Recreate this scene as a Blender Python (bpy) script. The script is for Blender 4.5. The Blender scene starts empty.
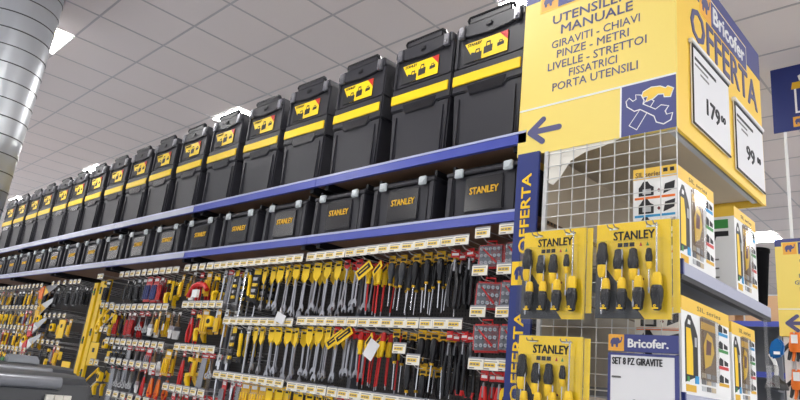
import bpy, bmesh, math, random
from mathutils import Vector, Matrix
random.seed(4)
S = bpy.context.scene
COL = S.collection
EYE = 1.6
PI = math.pi
# ---------------------------------------------------------------- camera
CR = Vector((0.71712289, 0.68843587, 0.10858548))
CU = Vector((0.11759251, -0.27308715, 0.95477506))
CF = Vector((-0.6869547, 0.67192221, 0.27679195))
FPX = 633.137
cam_data = bpy.data.cameras.new('camera')
cam_data.sensor_width = 36; cam_data.lens = FPX / 800 * 36; cam_data.clip_end = 200; cam_data.clip_start = .05
cam = bpy.data.objects.new('camera', cam_data); COL.objects.link(cam)
m = Matrix.Identity(4)
for i in range(3):
    m[i][0] = CR[i]; m[i][1] = CU[i]; m[i][2] = -CF[i]
m[2][3] = EYE
cam.matrix_world = m
S.camera = cam
S.view_settings.view_transform = 'Standard'; S.view_settings.look = 'None'
S.view_settings.gamma = 1; S.view_settings.use_curve_mapping = False
S.view_settings.exposure = 0.40

# ---------------------------------------------------------------- materials
def srgb(r, g, b):
    f = lambda c: (c/255/12.92) if c/255 <= .04045 else ((c/255+.055)/1.055)**2.4
    return (f(r), f(g), f(b), 1)
M = {}
def mat(name, col, rough=.5, metal=0., spec=.5, bump=0., scale=60., var=0., emit=None, estr=0.):
    mt = bpy.data.materials.new(name); mt.use_nodes = True
    nt = mt.node_tree; b = nt.nodes['Principled BSDF']
    b.inputs['Base Color'].default_value = col
    b.inputs['Roughness'].default_value = rough; b.inputs['Metallic'].default_value = metal
    b.inputs['Specular IOR Level'].default_value = spec
    if emit:
        b.inputs['Emission Color'].default_value = emit; b.inputs['Emission Strength'].default_value = estr
    if bump or var:
        tc = nt.nodes.new('ShaderNodeTexCoord'); nz = nt.nodes.new('ShaderNodeTexNoise')
        nz.inputs['Scale'].default_value = scale; nt.links.new(tc.outputs['Object'], nz.inputs['Vector'])
        if bump:
            bp = nt.nodes.new('ShaderNodeBump'); bp.inputs['Strength'].default_value = bump; bp.inputs['Distance'].default_value = .01
            nt.links.new(nz.outputs['Fac'], bp.inputs['Height']); nt.links.new(bp.outputs['Normal'], b.inputs['Normal'])
        if var:
            mx = nt.nodes.new('ShaderNodeMix'); mx.data_type = 'RGBA'
            mx.inputs['A'].default_value = tuple(c*(1-var) for c in col[:3])+(1,)
            mx.inputs['B'].default_value = tuple(min(1, c*(1+var)) for c in col[:3])+(1,)
            nt.links.new(nz.outputs['Fac'], mx.inputs['Factor']); nt.links.new(mx.outputs['Result'], b.inputs['Base Color'])
    M[name] = mt
    return mt
mat('black_plastic', srgb(43, 43, 49), .42, spec=.45, bump=.05, scale=400, var=.08)
mat('black_plastic_gloss', srgb(30, 30, 34), .2)
mat('dark_plastic', srgb(24, 24, 28), .45)
mat('black_ink', srgb(28, 28, 32), .6)
mat('grey_ink', srgb(120, 118, 118), .6)
mat('yellow', srgb(250, 206, 20), .45, var=.03, scale=8)
mat('yellow_band', srgb(252, 214, 12), .4)
mat('gold', srgb(226, 176, 30), .5)
mat('carton_yellow', srgb(244, 200, 72), .45)
mat('sign_yellow', srgb(246, 220, 112), .45, var=.02, scale=3)
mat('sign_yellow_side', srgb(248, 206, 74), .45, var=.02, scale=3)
mat('sign_text', srgb(84, 84, 128), .5)
mat('sign_blue', srgb(66, 72, 132), .45)
mat('deep_blue', srgb(34, 50, 118), .4)
mat('shelf_blue', srgb(70, 82, 172), .3, spec=.6)
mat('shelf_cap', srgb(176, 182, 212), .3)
mat('shelf_under', srgb(150, 118, 92), .6, var=.1, scale=12)
mat('white', srgb(240, 240, 238), .5)
mat('paper', srgb(228, 228, 230), .6)
mat('label_white', srgb(232, 228, 216), .5)
mat('label_yellow', srgb(236, 200, 70), .5)
mat('red', srgb(206, 34, 34), .4)
mat('orange', srgb(240, 120, 30), .5)
mat('orange_tile', srgb(242, 176, 66), .5)
mat('cyan', srgb(40, 150, 205), .5)
mat('pack_blue', srgb(20, 104, 172), .35)
mat('green', srgb(60, 145, 70), .5)
mat('brown', srgb(124, 96, 66), .6)
mat('beige', srgb(196, 180, 152), .6, var=.05, scale=4)
mat('divider', srgb(204, 190, 168), .6, var=.05, scale=4)
mat('cardboard', srgb(198, 160, 124), .7)
mat('maroon', srgb(108, 30, 30), .5)
mat('steel', srgb(178, 178, 184), .3, metal=.9)
mat('steel_dull', srgb(150, 150, 156), .4, metal=.8)
mat('chrome', srgb(222, 222, 226), .18, metal=1.)
mat('wire', srgb(206, 206, 204), .4, metal=.2)
mat('latch', srgb(196, 204, 206), .25, spec=.8)
mat('case_grey', srgb(64, 66, 70), .4)
mat('case_bar', srgb(122, 124, 130), .28, metal=.3)
mat('rear_grey', srgb(112, 116, 124), .5)
mat('ceiling_bar', srgb(168, 165, 168), .3, spec=.8)
mat('card_yellow', srgb(255, 216, 40), .4)
mat('pale_strip', srgb(182, 185, 204), .25, spec=.7)
mat('tube_black', srgb(12, 12, 14), .9, spec=.1)
mat('skin_white', srgb(232, 232, 232), .5)
mat('pale_grey', srgb(186, 188, 190), .5)
mat('diffuser', (1, 1, 1, 1), .6, emit=(1, .98, .96, 1), estr=27)

def clear(name, fac=.14, rough=.08, tint=(1, 1, 1, 1), fm=.5):
    mt = bpy.data.materials.new(name); mt.use_nodes = True; nt = mt.node_tree
    nt.nodes.clear(); o = nt.nodes.new('ShaderNodeOutputMaterial')
    t = nt.nodes.new('ShaderNodeBsdfTransparent'); t.inputs['Color'].default_value = tint
    g = nt.nodes.new('ShaderNodeBsdfGlossy'); g.inputs['Roughness'].default_value = rough
    fr = nt.nodes.new('ShaderNodeLayerWeight'); fr.inputs['Blend'].default_value = .25
    ad = nt.nodes.new('ShaderNodeMath'); ad.operation = 'MULTIPLY_ADD'; ad.inputs[1].default_value = fm; ad.inputs[2].default_value = fac
    mx = nt.nodes.new('ShaderNodeMixShader')
    nt.links.new(fr.outputs['Fresnel'], ad.inputs[0]); nt.links.new(ad.outputs[0], mx.inputs['Fac'])
    nt.links.new(t.outputs[0], mx.inputs[1]); nt.links.new(g.outputs[0], mx.inputs[2]); nt.links.new(mx.outputs[0], o.inputs['Surface'])
    M[name] = mt
clear('clear', .02, .1, (1, 1, 1, 1), .22); clear('film', .12, .15, (.93, .93, .93, 1))

# ceiling tile: mineral fibre speckle
def ceiling_mat():
    mt = mat('ceiling_tile', srgb(218, 210, 208), .85, bump=.15, scale=120, var=.03)
ceiling_mat()
# perforated back panel
def perf_mat():
    mt = bpy.data.materials.new('perforated_panel'); mt.use_nodes = True; nt = mt.node_tree; b = nt.nodes['Principled BSDF']
    tc = nt.nodes.new('ShaderNodeTexCoord'); v = nt.nodes.new('ShaderNodeTexVoronoi'); v.inputs['Scale'].default_value = 50
    v.inputs['Randomness'].default_value = 0
    cr = nt.nodes.new('ShaderNodeValToRGB'); cr.color_ramp.elements[0].position = .22; cr.color_ramp.elements[1].position = .26
    cr.color_ramp.elements[0].color = (.006, .006, .007, 1); cr.color_ramp.elements[1].color = (.042, .038, .036, 1)
    nt.links.new(tc.outputs['Object'], v.inputs['Vector']); nt.links.new(v.outputs['Distance'], cr.inputs['Fac'])
    nt.links.new(cr.outputs['Color'], b.inputs['Base Color']); b.inputs['Roughness'].default_value = .5
    M['perforated_panel'] = mt
perf_mat()
# galvanised sheet
def galv():
    mt = mat('galvanised', srgb(206, 211, 216), .34, metal=.55, bump=.01, scale=8, var=.04)
galv()
# floor tiles
def floor_mat():
    mt = bpy.data.materials.new('floor_tile'); mt.use_nodes = True; nt = mt.node_tree; b = nt.nodes['Principled BSDF']
    tc = nt.nodes.new('ShaderNodeTexCoord'); br = nt.nodes.new('ShaderNodeTexBrick'); br.offset = 0
    br.inputs['Color1'].default_value = srgb(206, 208, 212); br.inputs['Color2'].default_value = srgb(198, 200, 205); br.inputs['Mortar'].default_value = srgb(150, 146, 140)
    br.inputs['Scale'].default_value = 1; br.inputs['Brick Width'].default_value = .45; br.inputs['Row Height'].default_value = .45; br.inputs['Mortar Size'].default_value = .004
    nt.links.new(tc.outputs['Object'], br.inputs['Vector']); nt.links.new(br.outputs['Color'], b.inputs['Base Color']); b.inputs['Roughness'].default_value = .3
    M['floor_tile'] = mt
floor_mat()

# ---------------------------------------------------------------- mesh builder
class MB:
    def __init__(s): s.v = []; s.f = []; s.m = []; s.mats = []
    def mi(s, m):
        if m not in s.mats: s.mats.append(m)
        return s.mats.index(m)
    def add(s, vs, fs, m):
        o = len(s.v); k = s.mi(m)
        s.v += [tuple(v) for v in vs]
        for f in fs: s.f.append([i+o for i in f]); s.m.append(k)
        return s
    def box(s, x0, x1, y0, y1, z0, z1, m):
        v = [(x0, y0, z0), (x1, y0, z0), (x1, y1, z0), (x0, y1, z0), (x0, y0, z1), (x1, y0, z1), (x1, y1, z1), (x0, y1, z1)]
        return s.add(v, [(0, 3, 2, 1), (4, 5, 6, 7), (0, 1, 5, 4), (1, 2, 6, 5), (2, 3, 7, 6), (3, 0, 4, 7)], m)
    def frustum(s, a, b, m):   # a, b = (x0,x1,y0,y1,z)
        v = [(a[0], a[2], a[4]), (a[1], a[2], a[4]), (a[1], a[3], a[4]), (a[0], a[3], a[4]), (b[0], b[2], b[4]), (b[1], b[2], b[4]), (b[1], b[3], b[4]), (b[0], b[3], b[4])]
        return s.add(v, [(0, 3, 2, 1), (4, 5, 6, 7), (0, 1, 5, 4), (1, 2, 6, 5), (2, 3, 7, 6), (3, 0, 4, 7)], m)
    def prism(s, poly, m, o=(0, 0, 0), u=(1, 0, 0), w=(0, 0, 1), n=(0, -1, 0), t=.002):
        # polygon (a,b) in the u,w plane through o, thickened by t along n
        o = Vector(o); u = Vector(u); w = Vector(w); n = Vector(n)
        A = sum(poly[i][0]*poly[(i+1) % len(poly)][1]-poly[(i+1) % len(poly)][0]*poly[i][1] for i in range(len(poly)))
        if A < 0: poly = poly[::-1]
        k = len(poly)
        if u.cross(w).dot(n) < 0: poly = poly[::-1]
        v = [o+u*a+w*b for a, b in poly]+[o+u*a+w*b+n*t for a, b in poly]
        fs = [tuple(range(k-1, -1, -1)), tuple(range(k, 2*k))]+[(i, (i+1) % k, k+(i+1) % k, k+i) for i in range(k)]
        return s.add(v, fs, m)
    def tube(s, pts, r, m, seg=6, cap=True):
        pts = [Vector(p) for p in pts]; rs = r if isinstance(r, (list, tuple)) else [r]*len(pts)
        vs = []; fs = []
        up = None
        for i, p in enumerate(pts):
            d = (pts[min(i+1, len(pts)-1)]-pts[max(i-1, 0)]).normalized()
            if up is None:
                up = Vector((0, 0, 1)) if abs(d.z) < .9 else Vector((1, 0, 0))
            a = d.cross(up).normalized(); b = a.cross(d).normalized(); up = b
            for k in range(seg):
                t = 2*PI*k/seg
                vs.append(p+a*math.cos(t)*rs[i]+b*math.sin(t)*rs[i])
        for i in range(len(pts)-1):
            for k in range(seg):
                fs.append((i*seg+k, i*seg+(k+1) % seg, (i+1)*seg+(k+1) % seg, (i+1)*seg+k))
        if cap:
            fs.append(tuple(range(seg-1, -1, -1))); fs.append(tuple((len(pts)-1)*seg+k for k in range(seg)))
        return s.add(vs, fs, m)
    def lathe(s, prof, m, o=(0, 0, 0), seg=12, sy=1.):
        # profile (r,z) about the z axis through o
        pts = [Vector((o[0], o[1], o[2]+z)) for r, z in prof]
        vs = []; fs = []
        for (r, z) in prof:
            for k in range(seg):
                t = 2*PI*k/seg; vs.append((o[0]+r*math.cos(t), o[1]+r*math.sin(t)*sy, o[2]+z))
        n = len(prof)
        for i in range(n-1):
            for k in range(seg):
                q = (i*seg+k, i*seg+(k+1) % seg, (i+1)*seg+(k+1) % seg, (i+1)*seg+k)
                fs.append(q if prof[i+1][1] >= prof[i][1] else q[::-1])
        fs.append(tuple(range(seg-1, -1, -1))); fs.append(tuple((n-1)*seg+k for k in range(seg)))
        return s.add(vs, fs, m)
    def ring(s, cx, cz, r0, r1, m, y=0, t=.006, seg=14, a0=0, a1=2*PI):
        # annulus (or arc) in the xz plane
        full = abs(a1-a0-2*PI) < 1e-6
        k = seg if full else seg+1
        vs = []
        for i in range(k):
            a = a0+(a1-a0)*i/seg
            for rr, yy in ((r0, y), (r1, y), (r1, y-t), (r0, y-t)): vs.append((cx+rr*math.cos(a), yy, cz+rr*math.sin(a)))
        fs = []
        for i in range(seg):
            j = (i+1) % k
            for q in range(4): fs.append((i*4+q, i*4+(q+1) % 4, j*4+(q+1) % 4, j*4+q))
        if not full: fs += [(0, 1, 2, 3), ((k-1)*4+3, (k-1)*4+2, (k-1)*4+1, (k-1)*4)]
        return s.add(vs, fs, m)
    def build(s, name, parent=None, bevel=0, seg=2, smooth=False, loc=None):
        me = bpy.data.meshes.new(name); me.from_pydata(s.v, [], s.f)
        for mm in s.mats: me.materials.append(M[mm])
        for p, k in zip(me.polygons, s.m): p.material_index = k
        bm = bmesh.new(); bm.from_mesh(me)
        bmesh.ops.recalc_face_normals(bm, faces=bm.faces)
        if bevel:
            es = [e for e in bm.edges if len(e.link_faces) == 2 and e.calc_face_angle(0) > .5]
            bmesh.ops.bevel(bm, geom=es, offset=bevel, segments=seg, affect='EDGES', clamp_overlap=True)
        bm.to_mesh(me); bm.free()
        if smooth:
            for p in me.polygons: p.use_smooth = True
            try: me.set_sharp_from_angle(angle=math.radians(38))
            except Exception: pass
        o = bpy.data.objects.new(name, me); COL.objects.link(o)
        if parent: o.parent = parent
        if loc: o.location = loc
        return o

FONTC = {}
def text_mb(mb, body, m, o, u, w, height=None, width=None, bold=0., t=.0015, align='L', shear=0.):
    """lettering as solid geometry: cap height / width fitted, laid from point o along u with up direction w"""
    if bold > .005:
        hh = height if height else width/(len(body)*.6); d = bold*hh*1.1
        uu = Vector(u); ww = Vector(w); oo = Vector(o)
        wd_ = width-2*d if width else None
        for k, (a, b2) in enumerate(((0, 0), (2*d, 0), (d, d*.6), (d, -d*.6))):
            text_mb(mb, body, m, oo+uu*a+ww*b2, u, w, height, wd_, 0, t+k*.0003, align, shear)
        return mb
    key = (body, bold, shear)
    if key not in FONTC:
        cu = bpy.data.curves.new('t', 'FONT'); cu.body = body; cu.shear = shear; cu.resolution_u = 2
        ob = bpy.data.objects.new('t', cu); COL.objects.link(ob)
        dg = bpy.context.evaluated_depsgraph_get(); me = ob.evaluated_get(dg).to_mesh()
        vs = [tuple(v.co) for v in me.vertices]; fs = [tuple(p.vertices) for p in me.polygons]
        bpy.data.objects.remove(ob); bpy.data.curves.remove(cu)
        FONTC[key] = (vs, fs)
    vs, fs = FONTC[key]
    x0 = min(v[0] for v in vs); x1 = max(v[0] for v in vs); y1 = max(v[1] for v in vs); y0 = min(0, 0)
    sy = height/(y1-y0) if height else None
    sx = width/(x1-x0) if width else sy
    if sy is None: sy = sx
    o = Vector(o); u = Vector(u); w = Vector(w); n = u.cross(w)
    off = 0 if align == 'L' else -(x1-x0)*sx/2
    k = len(vs)
    P = [o+u*((x-x0)*sx+off)+w*(y*sy)+n*t for x, y, z in vs]
    mb.add(P, fs, m)      # letter faces, t proud of the surface
    # side walls from boundary edges
    ec = {}
    for f in fs:
        for i in range(len(f)):
            e = (f[i], f[(i+1) % len(f)]); ec[e] = ec.get(e, 0)+1
    P2 = [p-n*t for p in P]
    side = [(e[1], e[0], e[0]+k, e[1]+k) for e in ec if (e[1], e[0]) not in ec]
    mb.add(P+P2, side, m)
    return mb

def thing(name, label, cat, loc=(0, 0, 0), rz=0, group=None):
    o = bpy.data.objects.new(name, None); COL.objects.link(o); o.empty_display_size = .1
    o.location = loc; o.rotation_euler = (0, 0, rz); o['label'] = label; o['category'] = cat
    if group: o['group'] = group
    return o
def tag(o, label, cat, group=None, kind=None):
    o['label'] = label; o['category'] = cat
    if group: o['group'] = group
    if kind: o['kind'] = kind
    return o
def struct(o): o['kind'] = 'structure'; return o
def dup(root, loc=None, rot=None, label=None, group=None, scale=None):
    r = root.copy(); COL.objects.link(r)
    if loc is not None: r.location = loc
    if rot is not None: r.rotation_euler = rot
    if scale: r.scale = scale
    if label: r['label'] = label
    if group: r['group'] = group
    for ch in list(root.children):
        c = ch.copy(); COL.objects.link(c); c.parent = r
        for g in ch.children:
            d = g.copy(); COL.objects.link(d); d.parent = c
    return r
ORD = ['first', 'second', 'third', 'fourth', 'fifth', 'sixth', 'seventh', 'eighth', 'ninth', 'tenth', 'eleventh', 'twelfth', 'thirteenth', 'fourteenth',
       'fifteenth', 'sixteenth', 'seventeenth', 'eighteenth', 'nineteenth', 'twentieth']
def Z(z): return z+EYE
XA, ZA = (1, 0, 0), (0, 0, 1)
YA = (0, 1, 0)

# ---------------------------------------------------------------- room
CE = Z(2.82)
struct(MB().box(-32, 7, -7, 16, -.1, 0, 'floor_tile').build('floor'))
ceil = struct(MB().box(-32, 7, -7, 16, CE+.012, CE+.1, 'ceiling_tile').build('ceiling'))
g = MB()
x = -.19-.6*52
while x < 7:
    g.box(x-.009, x+.009, -7, 16, CE+.009, CE+.012, 'ceiling_bar'); x += .6
y = .3-.6*12
while y < 16:
    g.box(-32, 7, y-.009, y+.009, CE+.0085, CE+.012, 'ceiling_bar'); y += .6
g.build('ceiling_grid', ceil)
struct(MB().box(-32, 7, 16, 16.15, 0, CE, 'white').build('wall_back'))
struct(MB().box(-32.15, -32, -7, 16, 0, .6, 'white').build('wall_left'))
wn = struct(MB().box(-32.1, -32.08, -7, 16, .6, CE, 'clear').build('unseen_window_1'))  # glazed store front out of view, added so daylight reaches the far ceiling
for k in range(12): MB().box(-32.14, -32.04, -7+k*2.08, -6.93+k*2.08, .6, CE, 'white').build('unseen_window_frame', wn)

# ceiling lamps on the tile grid
def make_lamp():
    r = thing('ceiling_light', '', 'ceiling light')
    f = MB()
    for a in ((-.3, .3, -.3, -.285), (-.3, .3, .285, .3), (-.3, -.285, -.285, .285), (.285, .3, -.285, .285)):
        f.box(a[0], a[1], a[2], a[3], -.008, .004, 'white')
    f.build('frame', r)
    MB().box(-.285, .285, -.285, .285, -.005, .004, 'diffuser').build('diffuser', r)
    return r
lamp = make_lamp(); first = True
special = {(-6.49, 1.2): 'square white ceiling light panel beside the round metal duct',
           (-6.49, 3.6): 'square ceiling light panel peeping above the middle of the big toolbox row',
           (-2.29, 3.6): 'square ceiling light panel just above the toolbox beside the yellow sign',
           (-10.69, 3.6): 'distant ceiling light panel just above the far big toolboxes',
           (-2.29, 10.8): 'ceiling light panel glowing between the two yellow signs on the right'}
for i, lx in enumerate((-23.29, -19.09, -14.89, -10.69, -6.49, -2.29, 1.91, 6.11)):
    for j, ly in enumerate((-3.6, -1.2, 1.2, 3.6, 6.0, 8.4, 10.8)):
        lab = special.get((lx, ly), f'square ceiling light panel, {ORD[i]} column from far left, {ORD[j]} row from the aisle side')
        o = lamp if first else dup(lamp)
        first = False
        o.location = (lx-(.6 if ly > 8 else 0), ly, CE); o['label'] = lab; o['group'] = 'ceiling light panels'

# ---------------------------------------------------------------- spiral duct
DCX, DCY, DR = -5.73, .897, .329
dz = thing('spiral_duct', 'big round galvanised metal duct with spiral seams, at the left', 'duct', (DCX, DCY, 0))
b = MB(); b.lathe([(DR, .0), (DR, CE)], 'galvanised', seg=64); b.build('duct_shell', dz, smooth=True)
b = MB(); hp = []; rs = []
pitch = .14; n = int(CE/pitch*40)
for k in range(n):
    a = 2*PI*k/40; hp.append((math.cos(a)*(DR+.0005), math.sin(a)*(DR+.0005), k/40*pitch))
b.tube(hp, .0048, 'case_grey', seg=5); b.build('spiral_seam', dz, smooth=True)

# ---------------------------------------------------------------- gondola bays with blue shelf edges
BX0, BW = -1.36, 1.36
def make_bay():
    r = thing('shelf_bay', '', 'shelf')
    w = BW
    # shelf: local x from -w to 0, y from 0 (front) to .5
    for name, zt, th in (('upper_shelf', 1.035, .05), ('lower_shelf', .705, .045)):
        s = MB().box(-w, 0, .02, .5, zt-th+.018, zt, 'shelf_under').build(name, r)
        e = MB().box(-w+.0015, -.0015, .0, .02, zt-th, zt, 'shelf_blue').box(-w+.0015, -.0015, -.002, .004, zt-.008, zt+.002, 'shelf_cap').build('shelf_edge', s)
        for q_ in (-w+.05, -.08): MB().box(q_, q_+.03, .03, .48, zt-th-.02, zt-th+.018, 'dark_plastic').build('bracket', s)
    MB().box(-w, 0, .5, .52, -1.6, 1.1, 'perforated_panel').build('back_panel', r)
    MB().box(-w, 0, .02, .44, -1.6, -1.46, 'shelf_blue').build('kick_plinth', r)
    MB().box(-.03, .0, .44, .4995, -1.6, 1.08, 'rear_grey').build('upright', r)
    return r
bay = make_bay()
for k in range(8):
    o = bay if k == 0 else dup(bay)
    o.location = (BX0-k*BW, 2.0, EYE)
    o['label'] = ('blue edged shelving bay beside the blue offer post' if k == 0 else f'blue edged shelving bay, {ORD[k]} bay leftwards from the blue post')
    o['group'] = 'blue edged shelving bays along the aisle'
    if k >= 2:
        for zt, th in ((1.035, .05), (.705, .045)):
            MB().box(-BW+.004, -.004, -.004, -.0021, zt-th+.004, zt-.009, 'pale_strip').build('pale_strip', o)  # pale lavender-grey strip laid along the shelf edges of the farther bays
# ---------------------------------------------------------------- big wheeled toolbox
def big_box():
    r = thing('rolling_toolbox', '', 'toolbox')
    b = MB()
    b.frustum((-.19, .19, .012, .30, 0), (-.203, .203, .004, .31, .275), 'black_plastic')
    b.box(-.175, -.15, -.001, .02, .01, .25, 'black_plastic').box(.15, .175, -.001, .02, .01, .25, 'black_plastic')
    b.build('lower_tub', r, bevel=.008, smooth=True)
    b = MB()
    b.prism([(-.21, .275), (-.12, .275), (-.10, .245), (.10, .245), (.12, .275), (.21, .275), (.21, .40), (-.21, .40)], 'black_plastic', o=(0, .305, 0), t=.307)
    b.build('middle_case', r, bevel=.006, smooth=True)
    MB().prism([(-.095, .252), (.095, .252), (.115, .30), (-.115, .30)], 'black_plastic_gloss', o=(0, -.001, 0), t=.003).build('film_patch', r)
    MB().box(-.205, .19, -.008, .0, .312, .362, 'yellow_band').build('yellow_band', r, bevel=.002)
    b = MB()
    b.box(-.2, .2, .004, .30, .40, .56, 'black_plastic')
    b.box(-.208, -.18, -.004, .3, .40, .585, 'black_plastic').box(.18, .208, -.004, .3, .40, .585, 'black_plastic')
    b.build('upper_case', r, bevel=.006, smooth=True)
    b = MB()
    b.prism([(-.205, .60), (-.205, .572), (-.12, .55), (.0, .541), (.12, .55), (.205, .572), (.205, .60), (.19, .622), (-.19, .622)], 'black_plastic', o=(0, .305, 0), t=.315)
    b.box(-.018, .018, -.018, -.008, .575, .598, 'dark_plastic')
    b.build('lid', r, bevel=.004, smooth=True)
    b = MB()
    b.tube([(-.135, .02, .61), (-.135, -.004, .645), (-.125, -.006, .652), (.125, -.006, .652), (.135, -.004, .645), (.135, .02, .61)], .0085, 'black_plastic_gloss', seg=8)
    b.box(-.12, .12, -.01, .004, .622, .655, 'black_plastic')
    b.build('carry_handle', r, smooth=True)
    for s in (-1, 1):
        l = MB().box(s*.165-.017, s*.165+.017, -.022, -.002, .55, .612, 'steel').box(s*.165-.01, s*.165+.01, -.027, -.02, .556, .58, 'steel_dull').build('latch', r, bevel=.003, smooth=True)
    p = MB()
    p.box(-.152, .108, .0, .006, .42, .522, 'black_ink')
    p.prism([(-.15, .522), (.108, .522), (.108, .42), (-.085, .42)], 'yellow_band', o=(0, .0, 0), t=.001)
    p.prism([(.06, .522), (.108, .522), (.108, .475)], 'red', o=(0, -.001, 0), t=.0008)
    pl = p.build('product_label', r)
    q = MB()
    def tb(cx, cz, w, h):
        q.prism([(cx-w/2, cz), (cx+w/2, cz+.004), (cx+w/2, cz+h*.65), (cx-w/2, cz+h*.6)], 'black_ink', o=(0, -.001, 0), t=.001)
        q.prism([(cx-w*.3, cz+h*.6), (cx-w*.2, cz+h), (cx+w*.25, cz+h), (cx+w*.3, cz+h*.62), (cx+w*.2, cz+h*.62), (cx+w*.18, cz+h*.88), (cx-w*.13, cz+h*.88), (cx-w*.2, cz+h*.6)], 'black_ink', o=(0, -.001, 0), t=.001)
    tb(-.068, .427, .05, .052); tb(-.005, .44, .05, .06); tb(.068, .455, .038, .03)
    q.prism([(-.12, .42), (-.04, .42), (-.055, .455), (-.105, .468)], 'black_ink', o=(0, -.001, 0), t=.0008)
    text_mb(q, 'STANLEY', 'black_ink', (-.13, -.001, .502), XA, ZA, height=.014, width=.085, bold=.03, t=.001)
    q.build('lettering', pl)
    return r
bb = big_box()
BBX = [-1.605]+[-2.01-.4655*i for i in range(16)]
for k, bx in enumerate(BBX):
    o = bb if k == 0 else dup(bb)
    o.location = (bx, 2.02+random.uniform(0, .012), Z(1.038)); o.rotation_euler = (0, 0, random.uniform(-.012, .012) if k else .0)
    if k == 0: o.scale = (.95, 1, 1)
    o['label'] = 'big black toolbox partly behind the yellow sign on the top shelf' if k == 0 else f'big black toolbox with yellow band on top shelf, {ORD[k]} from the yellow sign'
    o['group'] = 'big black toolboxes on the top shelf'

def small_box():
    r = thing('small_toolbox', '', 'toolbox')
    b = MB()
    b.frustum((-.2, .2, .012, .26, 0), (-.212, .212, .006, .26, .19), 'black_plastic')
    for s in (-1, 1):
        b.box(s*.2-.02 if s > 0 else -.216, .216 if s > 0 else -.18, -.003, .24, .004, .195, 'black_plastic')
        b.box(s*.175-.006, s*.175+.006, .0, .02, .004, .19, 'dark_plastic')
    b.box(-.105, .115, .0, .015, .02, .178, 'black_plastic_gloss')
    b.build('tub', r, bevel=.005, smooth=True)
    b = MB()
    b.box(-.22, .22, -.008, .265, .193, .212, 'black_plastic')
    b.frustum((-.212, .212, .0, .26, .212), (-.19, .19, .04, .23, .24), 'black_plastic')
    b.build('lid', r, bevel=.004, smooth=True)
    MB().tube([(-.1, .13, .235), (-.09, .13, .252), (.09, .13, .252), (.1, .13, .235)], .009, 'dark_plastic', seg=8).box(-.205, -.19, .02, .24, .21, .25, 'dark_plastic').box(.19, .205, .02, .24, .21, .25, 'dark_plastic').build('carry_handle', r, smooth=True)
    for s in (-.135, .145):
        MB().box(s-.023, s+.023, -.02, -.006, .178, .218, 'latch').box(s-.017, s+.017, -.023, -.018, .184, .2, 'latch').build('latch', r, bevel=.004, smooth=True)
    q = MB(); text_mb(q, 'STANLEY', 'gold', (-.075, .0, .098), XA, ZA, height=.03, width=.165, bold=.04, t=.002)
    q.build('lettering', r)
    return r
sb = small_box()
SBX = [-1.585, -2.055, -2.525, -3.005, -3.485]+[-3.97-.484*i for i in range(12)]
for k, bx in enumerate(SBX):
    o = sb if k == 0 else dup(sb)
    o.location = (bx, 2.02+random.uniform(0, .01), Z(.7085)); o.rotation_euler = (0, 0, random.uniform(-.01, .01))
    if k == 0: o.scale = (.92, 1, 1)
    o['label'] = ('small black toolbox beside the blue post on the lower shelf' if k == 0 else f'small black toolbox on lower shelf, {ORD[k]} from the blue post')
    o['group'] = 'small black toolboxes on the lower shelf'

# ---------------------------------------------------------------- hanging goods: prototypes hang from z=0, face -y
PROTO = {}
def proto(kind, name, look, cat, group):
    r = thing(name, look, cat); PROTO[kind] = dict(root=r, look=look, group=group, used=0); return r
def hdr(r, m, w=.045, h=.05, top=.012, dark=True, m2='black_ink'):
    c = MB().box(-w/2, w/2, -.001, .001, top-h, top, m)
    if dark: c.box(-w*.38, w*.38, -.0018, .0, top-h*.75, top-h*.45, m2)
    return c.build('header_card', r)
def wrench(kind, cardm, look, L=.21, ch=.09):
    r = proto(kind, 'combination_wrench', look, 'wrench', 'combination wrenches hanging on hooks')
    b = MB(); t = -.03
    b.prism([(-.0065, t-.012), (.0065, t-.012), (.0048, t-L+.03), (-.0048, t-L+.03)], 'steel', o=(0, .002, 0), t=.005)
    b.build('shank', r, bevel=.0012)
    MB().ring(0, t, .0065, .0135, 'steel', y=.003, t=.008, seg=12).build('ring_end', r)
    b = MB(); z = t-L+.02
    b.prism([(-.007, z+.022), (.007, z+.022), (.016, z+.005), (.017, z-.012), (.009, z-.02), (.008, z-.004), (-.003, z+.0), (-.008, z-.010), (-.012, z-.018), (-.018, z-.006), (-.015, z+.008)], 'steel', o=(0, .003, 0), t=.008)
    b.build('open_end', r, bevel=.001)
    c = MB().prism([(-.024, .012), (.024, .012), (.024, -ch*.6), (.004, -ch), (-.024, -ch*.7)], cardm, o=(0, -.006, 0), t=.0015)
    c.box(-.016, .016, -.0085, -.007, -.014, -.004, 'black_ink').build('header_card', r)
wrench('W', 'yellow', 'chrome wrench on yellow card')
wrench('w', 'red', 'chrome wrench on red card', .2, .035)
wrench('V', 'yellow', 'long chrome wrench on yellow card', .235, .075)
def insulated(kind='I', card=True):
    r = proto(kind, 'insulated_screwdriver', 'red yellow insulated screwdriver', 'screwdriver', 'insulated screwdrivers hanging on hooks')
    MB().lathe([(.006, -.004), (.012, -.01), (.014, -.03), (.012, -.045)][::-1], 'red').build('handle_cap', r, smooth=True)
    MB().lathe([(.008, -.115), (.012, -.11), (.0105, -.095), (.015, -.075), (.0125, -.045)], 'yellow').build('handle', r, smooth=True)
    MB().lathe([(.0042, -.245), (.0042, -.11)], 'red', seg=8).lathe([(.0028, -.262), (.0028, -.245)], 'steel', seg=8).build('shaft', r, smooth=True)
    if not card: return
    c = MB().prism([(-.035, -.06), (.02, -.01), (.034, -.035), (-.021, -.085)], 'yellow', o=(0, -.018, 0), t=.0015)
    c.prism([(-.022, -.058), (.014, -.025), (.020, -.036), (-.016, -.069)], 'black_ink', o=(0, -.0195, 0), t=.001).build('header_card', r)
insulated()
insulated('i', False)
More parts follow.
